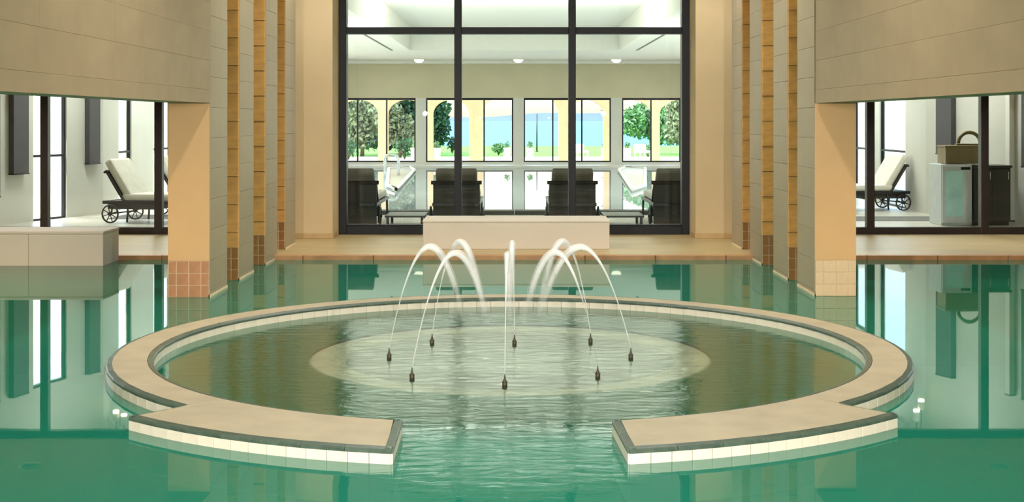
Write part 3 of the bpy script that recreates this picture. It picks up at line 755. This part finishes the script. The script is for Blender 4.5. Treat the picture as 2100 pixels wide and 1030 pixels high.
for s in (-1, 1):  # white walls added so the side windows look out on glaring sky
    t = thing('garden_wall', 'white rendered garden wall beyond the side windows, ' + ('on the side of the rose tiled pillar' if s < 0 else 'on the side of the cream tiled pillar'), 'wall', (s*19, 44, -.02))
    MB().bbox(-11, 11, 0, .25, 0, 3.2, .01).build('wall', M['planter'], t); MB().bbox(-11.05, 11.05, -.05, .3, 3.2, 3.28, .01).build('coping', M['planter'], t)
ar = thing('arcade', 'cream stuccoed arcade on the terrace outside the far windows', 'arcade', (0, 52, .02))
AP = [(-9.6,-9.2), (-7.2,-6.85), (-5.31,-4.93), (-3.45,-3.17), (-1.76,-1.23), (1.72,2.12), (3.47,3.78), (5.33,5.66), (7.3,7.65), (9.6,9.95)]
for a, b in AP:
    p_ = MB().box(a, b, 0, .4, 0, 1.88).build('pier', M['arcade'], ar)
    MB().bbox(a-.03, b+.03, -.03, .43, 0, .14, .01).build('pier_base', M['arcade'], p_)
for (a0, a1), (b0, b1) in zip(AP[:-1], AP[1:]):
    c = (a1+b0)/2; hw = (b0-a1)/2; rise = .55 if hw < 1.2 else .95; zs = 1.88
    pts = [(a0+(a1-a0)/2, 3.6), (a0+(a1-a0)/2, zs), (a1, zs)] + [(c+hw*math.cos(t), zs+rise*math.sin(t)) for t in np.linspace(PI, 0, 25)[1:-1]] + [(b0, zs), ((b0+b1)/2, zs), ((b0+b1)/2, 3.6)]
    q = MB(); vs = []; fs = []
    top = 3.6
    low = pts[1:-1]
    for x, z in low: vs += [(x, 0, z), (x, 0, top), (x, .4, z), (x, .4, top)]
    for i in range(len(low)-1):
        k = 4*i; m_ = k+4
        fs += [(k, m_, m_+1, k+1), (k+2, k+3, m_+3, m_+2), (k, k+2, m_+2, m_), (k+1, m_+1, m_+3, k+3)]
    q.add(vs, fs).build('arch', M['arcade'], ar)
MB().bbox(-10, 10, -.05, .45, 3.6, 3.75, .01).build('coping_course', M['arcade'], ar)

def leaves(n, blobs, size, m, name, parent, seed):
    r = np.random.default_rng(seed); V = []; F = []
    wts = np.array([b[3]*b[4]*b[5] for b in blobs]); wts = wts/wts.sum()
    for k in range(n):
        cx, cy, cz, rx, ry, rz_ = blobs[r.choice(len(blobs), p=wts)]
        d = r.normal(size=3); d /= np.linalg.norm(d); rad = r.random()**.4
        p = np.array([cx+rx*d[0]*rad, cy+ry*d[1]*rad, cz+rz_*d[2]*rad])
        u = r.normal(size=3); u /= np.linalg.norm(u); v = np.cross(u, r.normal(size=3)); v /= np.linalg.norm(v)
        s_ = size*(.6+.8*r.random()); i = len(V)
        V += [tuple(p-u*s_), tuple(p+v*s_*.45), tuple(p+u*s_), tuple(p-v*s_*.45)]; F.append((i, i+1, i+2, i+3))
    me = bpy.data.meshes.new(name); me.from_pydata(V, [], F); me.materials.append(m)
    return place(name, me, parent)
def tree(name, label, x, y, blobs, trunk_h, tr, leafm, n, size, seed, group=None):
    t = thing(name, label, 'tree', (x, y, 0), 0, group)
    P = [(0,0,0), (.05*tr*10,.0,trunk_h*.5), (0,.05,trunk_h)]
    MB().tube(P, [tr, tr*.8, tr*.5], 8).build('trunk', M['bark'], t)
    br = MB()
    for b in blobs: br.tube([(0,.03,trunk_h*.75), (b[0]*.6, b[1]*.6, (trunk_h*.75+b[2])/2), (b[0], b[1], b[2])], [tr*.45, tr*.3, tr*.12], 6)
    br.build('branches', M['bark'], t)
    leaves(n, blobs, size, M[leafm], 'foliage', t, seed)
    return t
tree('dark_tree', 'dark green tree filling the first arch outside the leftmost far window', -8.2, 63, [(0,0,3.2,1.6,1.2,1.7),(1.0,0,2.0,1.4,1,1.3),(-.8,0,1.6,1.4,1,1.3),(1.4,0,1.0,1.0,.8,.8)], 3, .16, 'leaf_dark', 4600, .16, 1)
tree('olive_tree', 'grey green olive tree in the second arch of the leftmost far window', -6.9, 60.5, [(0,0,1.7,1.0,.9,.9),(.5,0,2.4,1.0,.8,.8),(-.2,0,1.0,.9,.8,.7)], 1.6, .1, 'leaf_olive', 3000, .12, 2)
tree('dark_tree', 'tall dark tree behind the olive tree, right part of the leftmost far window', -5.4, 66, [(0,0,3.4,1.7,1.2,1.6),(.5,0,1.9,1.4,1.0,1.4),(-.8,0,1.4,1.3,1,1.2),(.9,0,.9,.9,.8,.8)], 3, .16, 'leaf_dark', 4600, .16, 3)
tree('olive_tree', 'pale olive tree low in the second arch outside the leftmost far window', -5.0, 58.2, [(0,0,1.2,.9,.7,.75),(-.5,0,1.9,.7,.6,.7)], 1.2, .08, 'leaf_olive', 1500, .11, 4)
tree('dark_tree', 'slim dark evergreen beside the lake in the second far window', -3.6, 62, [(-.1,0,2.0,.55,.5,1.1),(.15,0,1.3,.5,.5,.8),(-.15,0,.8,.5,.5,.6),(.35,0,2.1,.35,.35,.45)], 2, .07, 'leaf_dark', 2600, .11, 5)
tree('light_tree', 'light green leafy tree in the left arch of the rightmost far window', 6.6, 65, [(-.5,0,1.6,1.0,.8,.85),(.6,0,1.3,.9,.8,.9),(0,0,2.0,.8,.7,.6)], 1.3, .1, 'leaf_mid', 3200, .13, 6)
tree('light_tree', 'taller light green tree in the right arch of the rightmost far window', 7.9, 61.5, [(0,0,2.2,1.0,.9,1.1),(.3,0,1.3,1.0,.8,.9),(-.4,0,1.2,.6,.6,.7)], 1.8, .12, 'leaf_olive', 3400, .13, 7)
tree('light_tree', 'small green tree at the outer edge of the rightmost far window', 9.4, 67, [(0,0,2.2,1.2,.9,1.3),(.3,0,1.0,1.0,.8,.9)], 1.8, .12, 'leaf_mid', 2600, .15, 8)
tree('slender_tree', 'slender tree with a drooping frond behind the arcade pier of the third far window', 4.12, 58.5, [(-.15,0,2.25,.14,.1,.3),(-.30,0,2.45,.25,.1,.12),(.1,0,2.5,.3,.2,.3)], 2.4, .05, 'leaf_dark', 260, .10, 9)
def shrub(label, x, y, h, m, seed, wd=.35):
    t = thing('garden_shrub', label, 'shrub', (x, y, 0))
    b = MB()
    for k in range(5):
        a = 2*PI*k/5; b.tube([(0,0,0), (.3*wd*math.cos(a), .3*wd*math.sin(a), h*.5), (.7*wd*math.cos(a), .7*wd*math.sin(a), h*.9)], [.02,.015,.006], 5)
    b.build('stems', M['bark'], t); leaves(260, [(0,0,h*.6,wd,wd*.8,h*.45)], .08, M[m], 'foliage', t, seed)
shrub('low dark shrub on the lawn in the second far window', -3.1, 66.5, .8, 'leaf_dark', 21, .3)
shrub('dark bush at the foot of the trees in the leftmost far window', -6.9, 55.5, .8, 'leaf_dark', 22, .5)
shrub('dark bush by the white planter in the leftmost far window', -4.6, 55.9, .9, 'leaf_dark', 23, .45)
shrub('green bush on the lawn seen in the right part of the second far window', -.75, 63, .55, 'leaf_mid', 24, .35)
shrub('green bush at the foot of the light trees in the rightmost far window', 6.0, 60, .6, 'leaf_mid', 25, .5)
for px, lab, py in ((850, 'white square planter at the right end of the leftmost far window', 55), (896, 'white square planter at the left end of the second far window', 54.5), (1040, 'white square planter at the right end of the second far window', 55),
                (1087, 'white square planter at the left end of the third far window', 55), (1240, 'white square planter at the right end of the third far window', 54.5), (1286, 'white square planter at the left end of the rightmost far window', 55)):
    x = (px-1055)*py/2740
    t = thing('square_planter', lab, 'planter', (x, py, .02))
    MB().bbox(-.14, .14, -.14, .14, 0, .46, .01).build('box', M['planter'], t); MB().bbox(-.16, .16, -.16, .16, .46, .50, .008).build('rim', M['planter'], t)
    leaves(90, [(0,0,.62,.13,.13,.16)], .05, M['leaf_mid'], 'plant', t, int(px))
t = thing('mast', 'thin dark pole standing on the lawn in the third far window', 'pole', ((1101-1055)*70/2740, 70, 0))
MB().tube([(0,0,0),(0,0,2.0)], [.04,.025], 8).build('shaft', M['black_metal'], t); MB().lathe([(.09,0),(.09,.05)], n=10).build('foot', M['black_metal'], t)
for px, lab in ((1318, 'white garden chair under the light trees in the rightmost far window'), (1190, 'white garden chair on the lawn in the third far window')):
    t = thing('garden_chair', lab, 'chair', ((px-1055)*57/2740, 57, .02), .4)
    MB().bbox(-.28, .28, -.28, .28, .26, .34, .02).build('seat', M['planter'], t); MB().bbox(-.28, .28, .22, .30, .34, .62, .02).build('backrest', M['planter'], t)
    for sx in (-1, 1):
        for sy in (-1, 1): MB().bbox(sx*.24-.025, sx*.24+.025, sy*.24-.025, sy*.24+.025, 0, .26, .004).build('leg', M['planter'], t)
